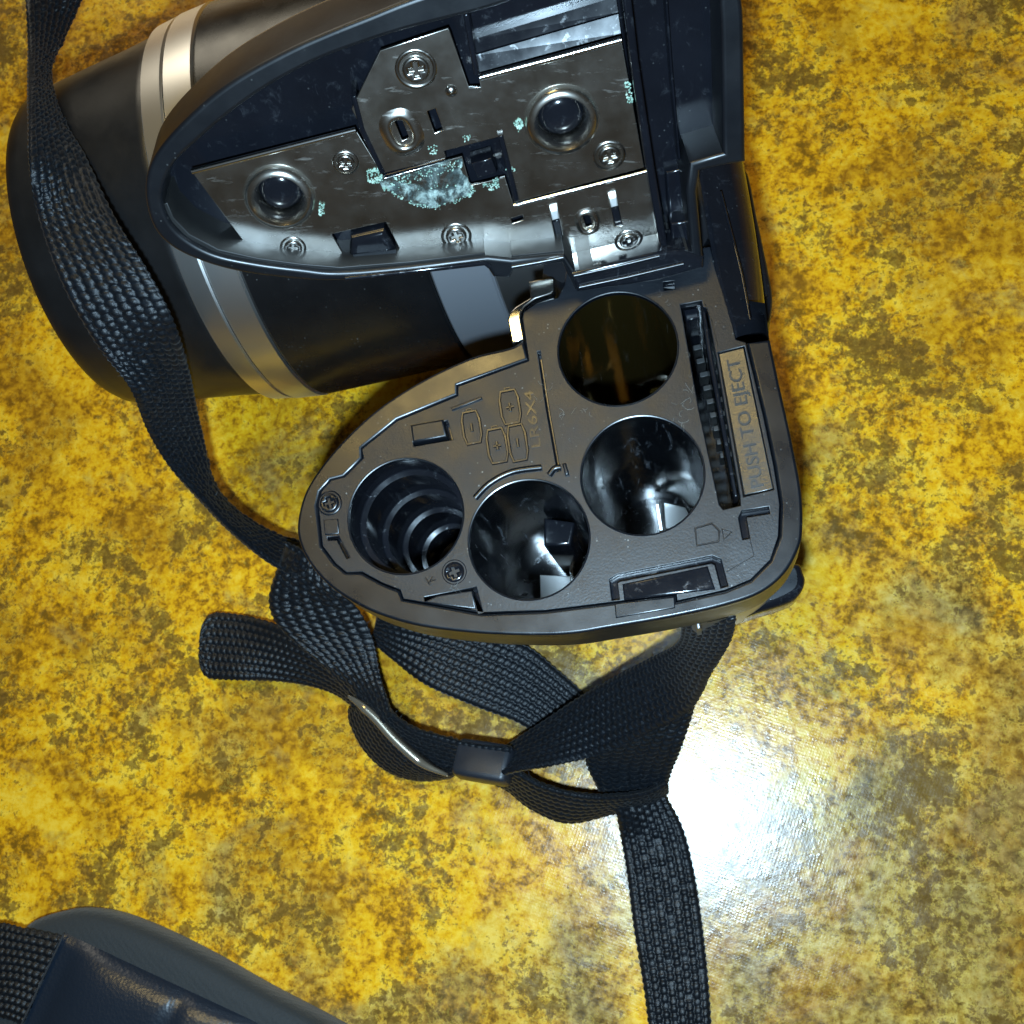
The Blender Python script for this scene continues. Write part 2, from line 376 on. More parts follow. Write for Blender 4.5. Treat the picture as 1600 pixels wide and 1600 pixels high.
under = sheet('plate_underlayer', [loc(plate_outer, -2.0)] + [disc_loop(PF, x, y, -.25, r+.02) for x, y, r in wells] + [loc(slot, -2.0)], PF, -4.0, -1.75, M['tray'], plate, .05, px=False)
# raised collars round the cell holes
for x, y, r in wells:
    c = PF.w(PF.px(x, y, -.25), -.25)[0]
    lathe('well_collar', c, Z, [(-.6, r+.16), (.02, r+.16), (.10, r+.06), (.06, r-.06), (-.5, r-.1)], M['rim'], plate, 96, 50)
# latch blocks, tabs and small raised pads
for L, h, b, mt in (([(972, 912), (1106, 884), (1118, 921), (975, 938)], -.05, .25, 'gloss'),
                    ([(641, 664), (692, 655), (698, 682), (645, 691)], .5, .25, 'plate'),
                    ([(684, 930), (738, 922), (744, 952), (660, 941)], -.1, .2, 'plate'),
                    ([(505, 812), (528, 810), (530, 834), (507, 836)], -.1, .15, 'plate'),
                    ([(960, 943), (1054, 932), (1055, 950), (962, 966)], .12, .15, 'rim'),
                    ([(878, 724), (884, 723), (889, 741), (883, 743)], .25, .2, 'plate'),
                    ([(704, 637), (752, 619), (753, 623), (706, 641)], .1, .1, 'plate')):
    sheet('latch_pad', [L], PF, -1.7, h, M[mt], plate, b)
tube('ridge', PF.w(np.array([PF.px(x, y) for x, y in cr([(742, 778), (765, 755), (800, 737), (846, 730)], 8, False)]), -.15), .42, M['rim'], plate, 10)
tube('ridge', PF.w(np.array([PF.px(x, y) for x, y in cr([(858, 742), (866, 732), (876, 730)], 5, False)]), -.1), .4, M['rim'], plate, 10)
# card slot: walls, rails and the comb of contacts inside
sw = sheet('card_slot', [stroke(slot+[slot[0]], 1)], PF, -1.0, -.9, M['gloss'], camera, .02) if False else None
SL = np.array([PF.px(x, y, -2) for x, y in slot])
card = loft('card_slot', [PF.w(SL, h) for h in (-1.7, -30)], M['gloss'], camera, 30, True, False, True)
sheet('slot_rail', [[(1102, 484), (1112, 545), (1153, 776), (1147, 777), (1104, 545), (1097, 486)]], PF, -8, -1.0, M['gloss'], card, .25)
for k in range(9):
    f = k/8; x = 1082+f*42; y = 540+f*168
    sheet('slot_contact', [[(x, y), (x+13, y-3), (x+15, y+5), (x+2, y+8)]], PF, -20, -16, M['letter'], card, .1)
sheet('slot_latch', [[(1068, 484), (1090, 480), (1093, 497), (1072, 501)]], PF, -8, -3.0, M['tray'], card, .2)
# eject label panel, tipped a little towards the lamp
pa = [at(*p, HB-.5) for p in panel]; PLF = Frame(pa[3], pa[2]-pa[3], pa[0]-pa[3])
tilt = math.radians(7.0); ax = PLF.ey
PLF = Frame(PLF.o - PLF.ez*.30, PLF.ex*math.cos(tilt)+PLF.ez*math.sin(tilt), PLF.ey)
pn = sheet('eject_panel', [[(1123, 553), (1162, 543), (1208, 764), (1163, 774)]], PLF, -1.2, -.1, M['panel'], plate, .1)
text('eject_lettering', 'PUSH TO EJECT', PLF, (1187, 760), (1148, 560), 2.1, -.1, .2, M['letter'], pn)
text('cell_lettering', 'LR6X4', PF, (838, 699), (826, 611), 1.2, -.25, .16, M['rim'], plate)
# moulded battery pictograms, card symbol
def outline(pts, r=.1, h=-.22, closed=True): return tube_vf(PF.w(np.array([PF.px(x, y) for x, y in pts]), h), r, 6, closed)
def cell_icon(x0, y0, x1, y1, plus):
    cx, cy = (x0+x1)/2, (y0+y1)/2; hw, hh = (x1-x0)/2-2, (y1-y0)/2; sh = .17
    q = lambda a, b: (cx+a*hw+b*hh*sh*.9, cy+b*hh-a*hw*.19)
    parts = [outline([q(-.75, -1), q(.75, -1), q(1, -.5), q(1, .5), q(.75, 1), q(-.75, 1), q(-1, .5), q(-1, -.5)], .20),
             outline([q(-.3, -1), q(-.3, -1.18), q(.3, -1.18), q(.3, -1)], .1, closed=False), outline([q(0, -.25), q(0, .25)], .19, closed=False)]
    if plus: parts.append(outline([q(-.42, 0), q(.42, 0)], .19, closed=False))
    return parts
for a in ((721, 643, 752, 692, 0), (780, 610, 813, 661, 1), (760, 670, 793, 722, 1), (793, 664, 824, 719, 0)):
    multi('cell_pictogram', cell_icon(*a), M['rim'], plate)
multi('card_symbol', [outline([(1086, 825), (1112, 817), (1124, 829), (1123, 845), (1089, 852)], .14), outline([(1128, 826), (1143, 831), (1131, 842)], .12)], M['rim'], plate)
multi('moulded_mark', [outline(p, .08, closed=False) for p in ([(664, 902), (672, 914)], [(675, 900), (668, 912)], [(680, 905), (671, 908)])], M['rim'], plate)
for p in ([(1135, 893), (1178, 868), (1172, 842)], [(1100, 470), (1112, 500), (1122, 540)]):
    multi('plate_crease', [outline(p, .05, -.24, False)], M['rim'], plate)

def screw(fr, x, y, h, r, parent, mat, ang=0.2, cross='bright', dish=None):
    c = fr.px(x, y, h); a = np.linspace(0, 2*np.pi, 36, endpoint=False); circ = c+r*np.stack([np.cos(a), np.sin(a)], 1)
    b, g = r*.52, r*.14; cx = np.array([(g, g), (g, b), (-g, b), (-g, g), (-b, g), (-b, -g), (-g, -g), (-g, -b), (g, -b), (g, -g), (b, -g), (b, g)])
    R = np.array([[math.cos(ang), -math.sin(ang)], [math.sin(ang), math.cos(ang)]]); cross_l = c+cx @ R.T
    s = sheet('screw', [circ, cross_l], fr, h-.5, h+.35, M[mat], parent, min(.3, r*.3), px=False, res=3)
    fl = c+ (cx*1.02) @ R.T
    sheet('cross_recess', [fl], fr, h-.3, h-.05, M[cross], s, .02, px=False)
    if dish:
        W = fr.w(c, h)[0]; lathe('screw_dish', W, fr.ez, [(-.3, r+.05), (-.12, r+.15), (.14, r+dish*.5), (.10, r+dish*.8), (-.2, r+dish)], M[mat], s, 48, 60)
    return s
screw(PF, 515, 786, -.25, 1.25, plate, 'rim', .1, 'gloss', .45)
screw(PF, 710, 894, -.35, 1.3, plate, 'gloss', .2, 'screw', .35)

# battery wells
for i, (x, y, r) in enumerate(wells):
    c = PF.w(PF.px(x, y, -.25), 0)[0]
    if i < 3:
        prof = [(-1.0, r-.05), (-6, r-.08), (-30, r-.15), (-45, r-.25)]
    else:
        prof = [(-1.0, r-.05)]; rr = r-.1; z = -5.0
        for k in range(5):
            prof += [(z, rr), (z-.12, rr-.12), (z-.3, rr-.8)]; rr -= .8; z -= 8.0
        prof += [(-49, rr)]
    wl = lathe('battery_well', c, Z, prof, M[('bronze', 'well', 'well', 'gloss')[i]], camera, 96, 30, cap1=True)
    if i < 3:
        FW = Frame(c-Z*44.9, U, Vv)
        sheet('cell_contact', [[[(1.6, 1.6), (6.2, 1.0), (5.4, 4.4), (2.2, 5.9)], [(1.6, 1.6), (6.2, 1.0), (5.4, 4.4), (2.2, 5.9)], [(-4.8, -.4), (.2, -1.4), (.6, 2.2), (-4.2, 3.4)]][i]], FW, .1, .9, M['bright' if i else 'brass'], wl, .1, px=False)
        sheet('contact_clip', [[(.6, 1.2), (1.2, 1.2), (1.4, 5.6), (.8, 5.6)]], FW, .95, 2.2, M['chrome'], wl, .1, px=False)
    if i == 2:
        FW2 = Frame(c, U, Vv)
        sheet('well_block', [[(-.3, 3.0), (3.4, 2.2), (4.6, 5.4), (.4, 6.9)]], FW2, -44.8, -20, M['gloss'], wl, .4, px=False)

# lens
LC = np.array([-77.82, 92.18, 42.62]); la, lb = .169, .030
LU = np.array([math.cos(la)*math.cos(lb), math.sin(la)*math.cos(lb), math.sin(lb)])
lens = lathe('lens_barrel', LC, LU, [(9.0, 32.4), (9.35, 32.75), (9.6, 32.9), (20, 33.0), (35.6, 33.05), (36.0, 32.7)], M['barrel'], camera, 160, 30)
fr_ = [(-19, 18.0), (-21.5, 22.0), (-24.6, 24.2), (-25.4, 25.0), (-25.2, 26.2), (-24.2, 26.95), (-22.5, 27.35), (-14, 28.6), (-6, 29.7), (-1.2, 30.5), (-.35, 30.65), (0.2, 30.5)]
lathe('front_ring', LC, LU, fr_, M['hood'], lens, 160, 40, cap0=True)
lathe('trim_ring', LC, LU, [(-.1, 30.4), (.05, 31.2), (.35, 31.7), (3.6, 32.25), (3.95, 32.05)], M['silver'], lens, 160, 30)
lathe('trim_ring', LC, LU, [(4.05, 32.0), (4.3, 32.45), (8.8, 32.95), (9.15, 32.6)], M['silver'], lens, 160, 30)
lathe('rear_band', LC, LU, [(36.1, 32.6), (36.4, 33.1), (44.6, 33.15), (45.0, 32.8)], M['bandmetal'], lens, 160, 30)
lathe('lens_collar', LC, LU, [(45.0, 32.7), (45.3, 33.4), (47, 33.45), (50, 33.7), (54, 34)], M['brushed'], lens, 160, 30)
# little index tab on the trim ring
tp = [at(x, y, 72.6) for x, y in ((285, 168), (288, 178), (300, 181))]
tab = tube('index_tab', [at(325, 158, 78), at(297, 164, 77.4), at(284, 170, 77), at(288, 179, 77), at(315, 172, 78)], .4, M['gloss'], lens, 8)

# main body under the door, collar trim, rear panel
bo = [(850, 440), (860, 330), (900, 250), (1110, 200), (1140, 330), (1100, 400), (960, 434), (880, 455)]
BF = Frame(at(1000, 480, 73), U, Vv); b_uv = np.array([BF.px(x, y) for x, y in bo]); bc = b_uv.mean(0)
loft('body_shell', [BF.w(bc+(b_uv-bc)*s, h) for h, s in ((2.4, .98), (1.4, 1.0), (-30, 1.0), (-60, .95), (-70, .9))], M['body'], camera, 40, True, True, True)
ct = sheet('collar_trim', [[(800, 536), (793, 500), (796, 489), (806, 479), (829, 465), (826, 440), (862, 433), (867, 438), (866, 452), (862, 459), (836, 467), (820, 479), (814, 489), (813, 497), (819, 531)]], PF, -6, -.3, M['chrome'], camera, .2, res=3)
# glossy rear panel: rounded along its length
Lp = cr([(1086, 240), (1100, 320), (1117, 415), (1146, 512)], 6, False); Rp = cr([(1161, 240), (1177, 330), (1191, 425), (1200, 506)], 6, False)
secs = []
for (xl, yl), (xr, yr) in zip(Lp, Rp):
    a = at(xl, yl, 78.2); b = at(xr, yr, 72.5); s = []
    for f, up in ((0, -3), (0.0, 0), (.06, .5), (.25, .9), (.5, 1.2), (.64, 1.25), (.78, .95), (.9, .4), (.97, -.4), (1.0, -1.6), (1.0, -12)):
        s.append(a+(b-a)*f+Z*up)
    secs.append(np.array(s))
loft('rear_panel', secs, M['gloss'], camera, 45, False)
tube('panel_crease', [at(1126, 300, 79.3), at(1144, 370, 79.3), at(1159, 430, 79.2), at(1172, 500, 79.0)], .16, M['gloss'], camera, 8)
mesh('panel_end', np.concatenate([secs[-1], secs[-1]+np.array([.25, -1.0, -1.2])]), [(i, i+1, i+12, i+11) for i in range(10)], M['gloss'], camera, 30)
TF = Frame(at(1180, 380, 66), U, Vv)
sheet('thumb_rest', [cr([(1120, 262), (1163, 257), (1183, 337), (1201, 422), (1207, 457), (1206, 484), (1199, 503), (1180, 495), (1150, 380)], 4)], TF, -10, 0, M['body'], camera, 1.0, res=4)
sheet('thumb_rest_inlay', [[(1152, 272), (1160, 272), (1180, 350), (1198, 440), (1201, 462), (1194, 474), (1175, 380)]], TF, -1, .18, M['barrel'], camera, .12)
# small hardware at the lower right: strap lug, side trim, flared corner
LF = Frame(at(1150, 940, 64), U, Vv)
sheet('side_trim', [cr([(1084, 958), (1150, 935), (1215, 890), (1222, 898), (1200, 930), (1160, 955), (1120, 966), (1088, 972)], 4)], LF, -14, 0, M['brushed'], camera, .6, res=3)
CF = Frame(at(1225, 910, 56), U, Vv)
fl = sheet('corner_flare', [cr([(1185, 900), (1243, 879), (1256, 895), (1258, 911), (1249, 929), (1233, 941), (1190, 955), (1150, 962)], 5)], CF, -8, 0, M['gloss'], camera, 1.2, res=4)
sheet('flare_face', [cr([(1205, 915), (1238, 886), (1247, 903), (1240, 922), (1203, 938)], 4)], CF, -1, .12, M['rim'], fl, .1)
lug = sheet('strap_lug', [[(1052, 962), (1078, 955), (1082, 962), (1079, 969), (1056, 972)]], Frame(at(1065, 962, 70), U, Vv), -3, 0, M['chrome'], camera, .6, res=3)
sheet('lug_slot', [[(1104, 966), (1136, 958), (1138, 962), (1105, 970)]], LF, -2, .15, M['gloss'], camera, .1)
sheet('lug_post', [[(1085, 962), (1092, 960), (1096, 982), (1089, 984)]], LF, -8, -.5, M['brushed'], camera, .3)

# ------------------------------------------------------------------ battery door
PHI = math.radians(60); DO = at(990, 436, 80.5)
DF = Frame(DO, U, Vv*math.cos(PHI)+Z*math.sin(PHI))
d_out = [(227, 307), (240, 356), (270, 388), (319, 411), (375, 426), (450, 436), (525, 440), (640, 431), (760, 417), (771, 434), (797, 436), (803, 423), (878, 412), (899, 455), (1100, 414), (1089, 300), (1094, 268), (1136, 259), (1165, 254), (1164, 180), (1163, 112), (1161, 17), (1150, -25), (1120, -60), (1050, -85), (960, -85), (860, -65), (740, -33), (640, 0), (577, 25), (510, 52), (450, 79), (375, 120), (319, 161), (262, 217), (233, 262)]
d_in = [(254, 305), (263, 343), (289, 373), (335, 398), (400, 412), (470, 421), (530, 426), (640, 417), (762, 402), (800, 406), (882, 398), (903, 430), (1080, 398), (1072, 300), (1078, 255), (1130, 240), (1129, 180), (1128, 112), (1125, 17), (1115, -10), (1040, -50), (960, -50), (870, -30), (781, 9), (640, 46), (570, 68), (500, 94), (430, 130), (370, 170), (310, 220), (270, 260)]
def part_smooth(L, idx):
    out = []; n = len(L)
    for i in range(n):
        a, b, c, d = (np.array(L[(i+k) % n], float) for k in (-1, 0, 1, 2))
        if i in idx:
            for t in np.arange(6)/6: out.append(.5*((2*b)+(-a+c)*t+(2*a-5*b+4*c-d)*t*t+(-a+3*b-3*c+d)*t**3))
        else: out.append(b)
    return [tuple(p) for p in out]
d_out_s = part_smooth(d_out, set(range(0, 7)) | set(range(20, 36))); d_in_s = part_smooth(d_in, set(range(0, 7)) | set(range(16, 31)))
door = sheet('battery_door', [d_out_s, d_in_s], DF, -8.5, 0, M['door'], camera, .5, res=4)
DL = lambda L, h: [tuple(DF.px(x, y, h)) for x, y in L]
o_uv = np.array(DL(d_out_s, 0)); oc = o_uv.mean(0)
floor_uv = oc+(o_uv-oc)*.992
sheet('door_floor', [floor_uv], DF, -8.9, -6.6, M['tray'], door, .3, px=False)
hM = -3.2
# contact plates
left_p = [(299, 268), (556, 203), (601, 278), (606, 277), (722, 244), (735, 290), (789, 277), (803, 322), (1014, 268), (1034, 402), (905, 432), (886, 398), (806, 416), (796, 400), (762, 396), (637, 414), (603, 347), (518, 366), (545, 412), (484, 416), (404, 409)]
right_p = [(549, 170), (594, 79), (700, 44), (704, 52), (733, 137), (751, 136), (748, 122), (971, 62), (1007, 262), (806, 316), (779, 214), (694, 236), (697, 247), (600, 271)]
cL = disc_loop(DF, 437, 308, hM, 2.95); cR = disc_loop(DF, 878, 188, hM, 3.0)
slotA = DL(stroke([(622, 192), (634, 222)], 12), hM+.6); slotB = DL(stroke([(674, 176), (686, 210)], 14), hM+.6)
c1 = DL(stroke([(866, 334), (876, 385)], 12), hM); c2 = DL(stroke([(958, 312), (968, 358)], 12), hM); c3 = DL(stroke([(914, 334), (922, 358)], 11), hM)
notch = DL([(735, 255), (768, 246), (779, 270), (746, 280)], hM); holeD = DL(stroke([(800, 350), (818, 344)], 8), hM)
pl_l = sheet('contact_plate', [DL(left_p, hM-.6), disc_loop(DF, 437, 308, hM-.6, 2.95), c1, c2, c3, holeD], DF, hM-1.0, hM-.6, M['contact'], door, .08, px=False)
pl_r = sheet('contact_plate', [DL(right_p, hM), cR, slotA, slotB], DF, hM-.4, hM, M['contact'], door, .08, px=False)
def boss(x, y, h, r, par):
    W = DF.w(DF.px(x, y, h), h)[0]
    b = lathe('contact_boss', W, DF.ez, [(-.3, r+1.3), (.08, r+1.35), (.55, r+1.1), (.95, r+.75), (1.0, r+.3), (.45, r-.02), (-.9, r-.25), (-2.2, r-.3)], M['contact'], par, 72, 60)
    lathe('boss_pad', W, DF.ez, [(-2.6, r-.3), (-1.6, r-.4), (-1.0, r-.9), (-.75, r*.45), (-.7, .05)], M['gloss'], b, 48, 60)
boss(437, 308, hM-.6, 2.95, pl_l); boss(878, 188, hM, 3.0, pl_r)
def oval_boss(x, y, h, rx, par, ang=1.2):
    # raised oval lip round a slot
    c = DF.px(x, y, h); V = []; n = 40; prof = [(1.9, -.1), (1.6, .18), (1.25, .42), (.95, .4), (.72, .05), (.68, -.5)]
    for k, hh in prof:
        for j in range(n):
            a = 2*np.pi*j/n; e = np.array([math.copysign(abs(math.cos(a))**.8, math.cos(a))*rx*k*.75, math.copysign(abs(math.sin(a))**.8, math.sin(a))*rx*(k*.75+.35)])
            R = np.array([[math.cos(.12), -math.sin(.12)], [math.sin(.12), math.cos(.12)]]); V.append(DF.w(c+R @ e, h+hh)[0])
    F = [(i*n+j, i*n+(j+1) % n, (i+1)*n+(j+1) % n, (i+1)*n+j) for i in range(len(prof)-1) for j in range(n)]
    mesh('slot_lip', V, F, M['contact'], par, 60)
oval_boss(628, 207, hM, 1.75, pl_r); oval_boss(918, 346, hM-.6, 1.15, pl_l)
for x, y, h, r, p, d in ((650, 108, hM, 1.55, pl_r, .9), (540, 254, hM-.6, 1.1, pl_l, .55), (713, 369, hM-.6, 1.3, pl_l, .7), (458, 387, hM-.6, 1.1, pl_l, .6), (952, 243, hM, 1.35, pl_r, .7), (983, 378, hM-.6, 1.25, pl_l, .7)):
    screw(DF, x, y, h, r, p, 'screw', random.uniform(-.3, .3), 'bright', d)
W = DF.w(DF.px(705, 142, hM), hM)[0]
lathe('rivet', W, DF.ez, [(-.2, .75), (.1, .7), (.35, .45), (.42, .05)], M['screw'], pl_r, 24, 60)
# rolled plate edges and the sloped ledge above them
def dtube(name, pts, h, r, mat, par): return tube(name, DF.w(np.array([DF.px(x, y, h) for x, y in pts]), h), r, M[mat], par, 12, up=DF.ez)
dtube('rolled_edge', [(300, 268), (430, 235), (556, 203)], hM-.4, .35, 'chrome', pl_l)
dtube('rolled_edge', [(750, 121), (860, 92), (971, 62)], hM+.1, .42, 'chrome', pl_r)
dtube('rolled_edge', [(803, 321), (900, 296), (1012, 267)], hM-.2, .28, 'chrome', pl_r)
def dpoly(name, pts, mat, par):
    V = [DF.w(DF.px(x, y, h), h)[0] for x, y, h in pts]; n = len(V); V2 = [v-DF.ez*1.2 for v in V]
    F = [tuple(range(n)), tuple(range(2*n-1, n-1, -1))]+[(i, (i+1) % n, n+(i+1) % n, n+i) for i in range(n)]
    return mesh(name, V+V2, F, M[mat], par, None)
dpoly('sloped_ledge', [(736, 88, hM-1.3), (966, 22, hM-1.3), (970, 52, hM-.4), (744, 114, hM-.4)], 'tray', door)
dpoly('sloped_ledge', [(738, 62, hM-2.2), (962, -5, hM-2.2), (966, 19, hM-1.4), (737, 85, hM-1.4)], 'tray', door)
# internal walls
def wall(name, pts, wd, h0, h1, mat='tray', b=.25): return sheet(name, [stroke(pts, wd)], DF, h0, h1, M[mat], door, b)
wall('divider_wall', [(978, -20), (992, 100), (1016, 260), (1040, 400)], 13, -7, -1.2)
wall('divider_wall', [(1040, -20), (1050, 120), (1062, 250)], 5, -7, -4.8)
wall('divider_wall', [(1082, 268), (1084, 330), (1090, 410)], 7, -7, -.8)
wall('divider_wall', [(728, 22), (745, 118)], 9, -7, -2.4)
wall('divider_wall', [(552, 150), (566, 205), (598, 272)], 8, -7, -2.9)
wall('divider_wall', [(782, 212), (808, 316)], 8, -7, -2.5)
wall('door_rib', [(600, 276), (696, 250)], 4, -7, -3.0)
sheet('step_block', [[(1095, 228), (1134, 214), (1134, 256), (1098, 264)]], DF, -8, -4.2, M['tray'], door, .25)
sheet('step_block', [[(1048, 350), (1078, 345), (1082, 405), (1050, 410)]], DF, -8, -2.6, M['tray'], door, .4)
sheet('step_block', [[(1040, 270), (1072, 262), (1078, 330), (1044, 338)]], DF, -8, -5.2, M['tray'], door, .4)
sheet('door_liner', [stroke([(258, 318), (268, 342), (294, 369), (340, 393), (403, 407), (471, 416), (531, 421), (641, 412), (758, 398)], 7)], DF, -7, -.7, M['letter'], door, .1)  # matte strips added to stop flash bouncing between door wall and plates
sheet('door_liner', [stroke([(800, 402), (880, 394)], 6)], DF, -7, -.7, M['letter'], door, .1)
sheet('door_liner', [stroke([(906, 426), (1076, 394)], 8)], DF, -7, .1, M['letter'], door, .1)
# spring clip near the left plate
cl = sheet('door_clip', [[(548, 372), (600, 360), (624, 404), (620, 417), (556, 420), (546, 400)]], DF, -6, -2.9, M['gloss'], door, .9, res=4)
dpoly('clip_face', [(552, 398, -2.75), (618, 390, -2.75), (623, 412, -2.6), (556, 420, -2.6)], 'rim', cl)
sheet('plastic_tab', [[(736, 256), (768, 247), (777, 270), (747, 279)]], DF, -6, hM+.1, M['tray'], door, .2)
# hooks of the contact springs
for x, y in ((866, 330), (958, 310)):
    sheet('spring_hook', [[(x-6, y), (x+5, y-3), (x+8, y+12), (x-3, y+15)]], DF, hM-1, hM+.1, M['bright'], pl_l, .15)
    sheet('spring_leaf', [[(x-3, y+17), (x+8, y+14), (x+18, y+58), (x+8, y+60)]], DF, hM-2.2, hM-1.2, M['gloss'], pl_l, .1)
# hinge bar
hb = sheet('hinge_bar', [[(893, 428), (1028, 396), (1070, 392), (1100, 404), (1100, 420), (1030, 440), (902, 458)]], DF, -5, .35, M['gloss'], door, .55, res=4)
dtube('hinge_edge', [(897, 431), (960, 417), (1030, 400)], .25, .22, 'rim', hb); dtube('hinge_edge', [(905, 449), (980, 433), (1068, 412)], .5, .22, 'rim', hb)
# lower lip of the door
dtube('door_lip', [(540, 435), (640, 424), (756, 410), (765, 416)], .1, .32, 'gloss', door)
dtube('door_lip', [(800, 417), (840, 410), (880, 402)], .05, .3, 'rim', door)

# crusts of corrosion on the contacts
def inside(p, L):
    x, y = p; c = False; j = len(L)-1
    for i in range(len(L)):
        if (L[i][1] > y) != (L[j][1] > y) and x < (L[j][0]-L[i][0])*(y-L[i][1])/(L[j][1]-L[i][1])+L[i][0]: c = not c
        j = i
    return c
_ico = bmesh.new(); bmesh.ops.create_icosphere(_ico, subdivisions=1, radius=1); IV = np.array([v.co[:] for v in _ico.verts]); IF = [tuple(v.index for v in f.verts) for f in _ico.faces]; _ico.free()
def crumbs(L, n, h, r0, r1, edge=False):
    parts = []; P = np.array(L, float); lo, hi = P.min(0), P.max(0)
    while len(parts) < n:
        if edge:
            i = rng.integers(len(P)); t = rng.random(); p = P[i]*(1-t)+P[(i+1) % len(P)]*t+rng.normal(size=2)*2.0
        else:
            p = lo+(hi-lo)*rng.random(2)
            if not inside(p, L): continue
        r = rng.uniform(r0, r1); v = IV*(1+rng.normal(size=(len(IV), 1))*.25)*r*np.array([1, 1, .45])
        c = DF.px(*p, h); W = DF.w(c+v[:, :2], h+v[:, 2]); parts.append((W, IF))
    return parts
patchL = [(602, 279), (715, 248), (722, 268), (738, 292), (736, 305), (700, 318), (670, 326), (640, 316), (615, 303), (600, 292)]
def crust_sheet(L):
    Ls = [tuple(p+rng.normal(size=2)*1.2) for p in cr(L, 7)]
    return sheet('corrosion_film', [Ls], DF, hM-.7, hM-.5, M['film'], pl_l, .03)
def film():
    t = NT('corrosion_film'); k = t.ramp(t.noise(330, 6, .7, dist=.8), [(.47, 0.0), (.66, 1.0)])
    t.set(Base_Color=t.mix(k, (.030, .045, .043), (.42, .52, .47)), Roughness=.7, Normal=t.bump(t.noise(1200, 4), .6, .0003), Alpha=t.ramp(t.noise(420, 6, .72, dist=.5), [(.40, 0.0), (.56, 1.0)])); return t.m
M['film'] = film()
crust_sheet(patchL)
for L, n, h, r0, r1, e in ((patchL[3:], 70, hM-.5, .06, .20, True), ([(606, 280), (716, 250), (722, 262), (640, 288), (608, 292)], 60, hM-.5, .06, .2, False), ([(574, 266), (590, 262), (600, 280), (590, 288), (574, 284)], 45, hM-.5, .08, .26, False),
                           ([(752, 290), (778, 276), (780, 292), (768, 298), (756, 296)], 30, hM-.5, .07, .22, False), ([(723, 213), (735, 210), (735, 219), (726, 222)], 10, hM, .08, .2, False),
                           ([(802, 192), (814, 182), (818, 196), (810, 206)], 26, hM+.1, .1, .26, False), ([(498, 318), (507, 318), (506, 338), (498, 336)], 22, hM-.4, .08, .22, False), ([(790, 258), (806, 262), (804, 268), (790, 266)], 14, hM, .07, .16, False),
                           ([(976, 130), (986, 128), (988, 160), (980, 162)], 16, hM, .1, .28, False), ([(668, 228), (684, 226), (684, 240), (670, 242)], 14, hM, .07, .2, False)):
    c = multi('corrosion_crust', crumbs(L, n*2, h, r0*.5, r1*.62, e), M['crust'], pl_l, None); c['kind'] = 'stuff'

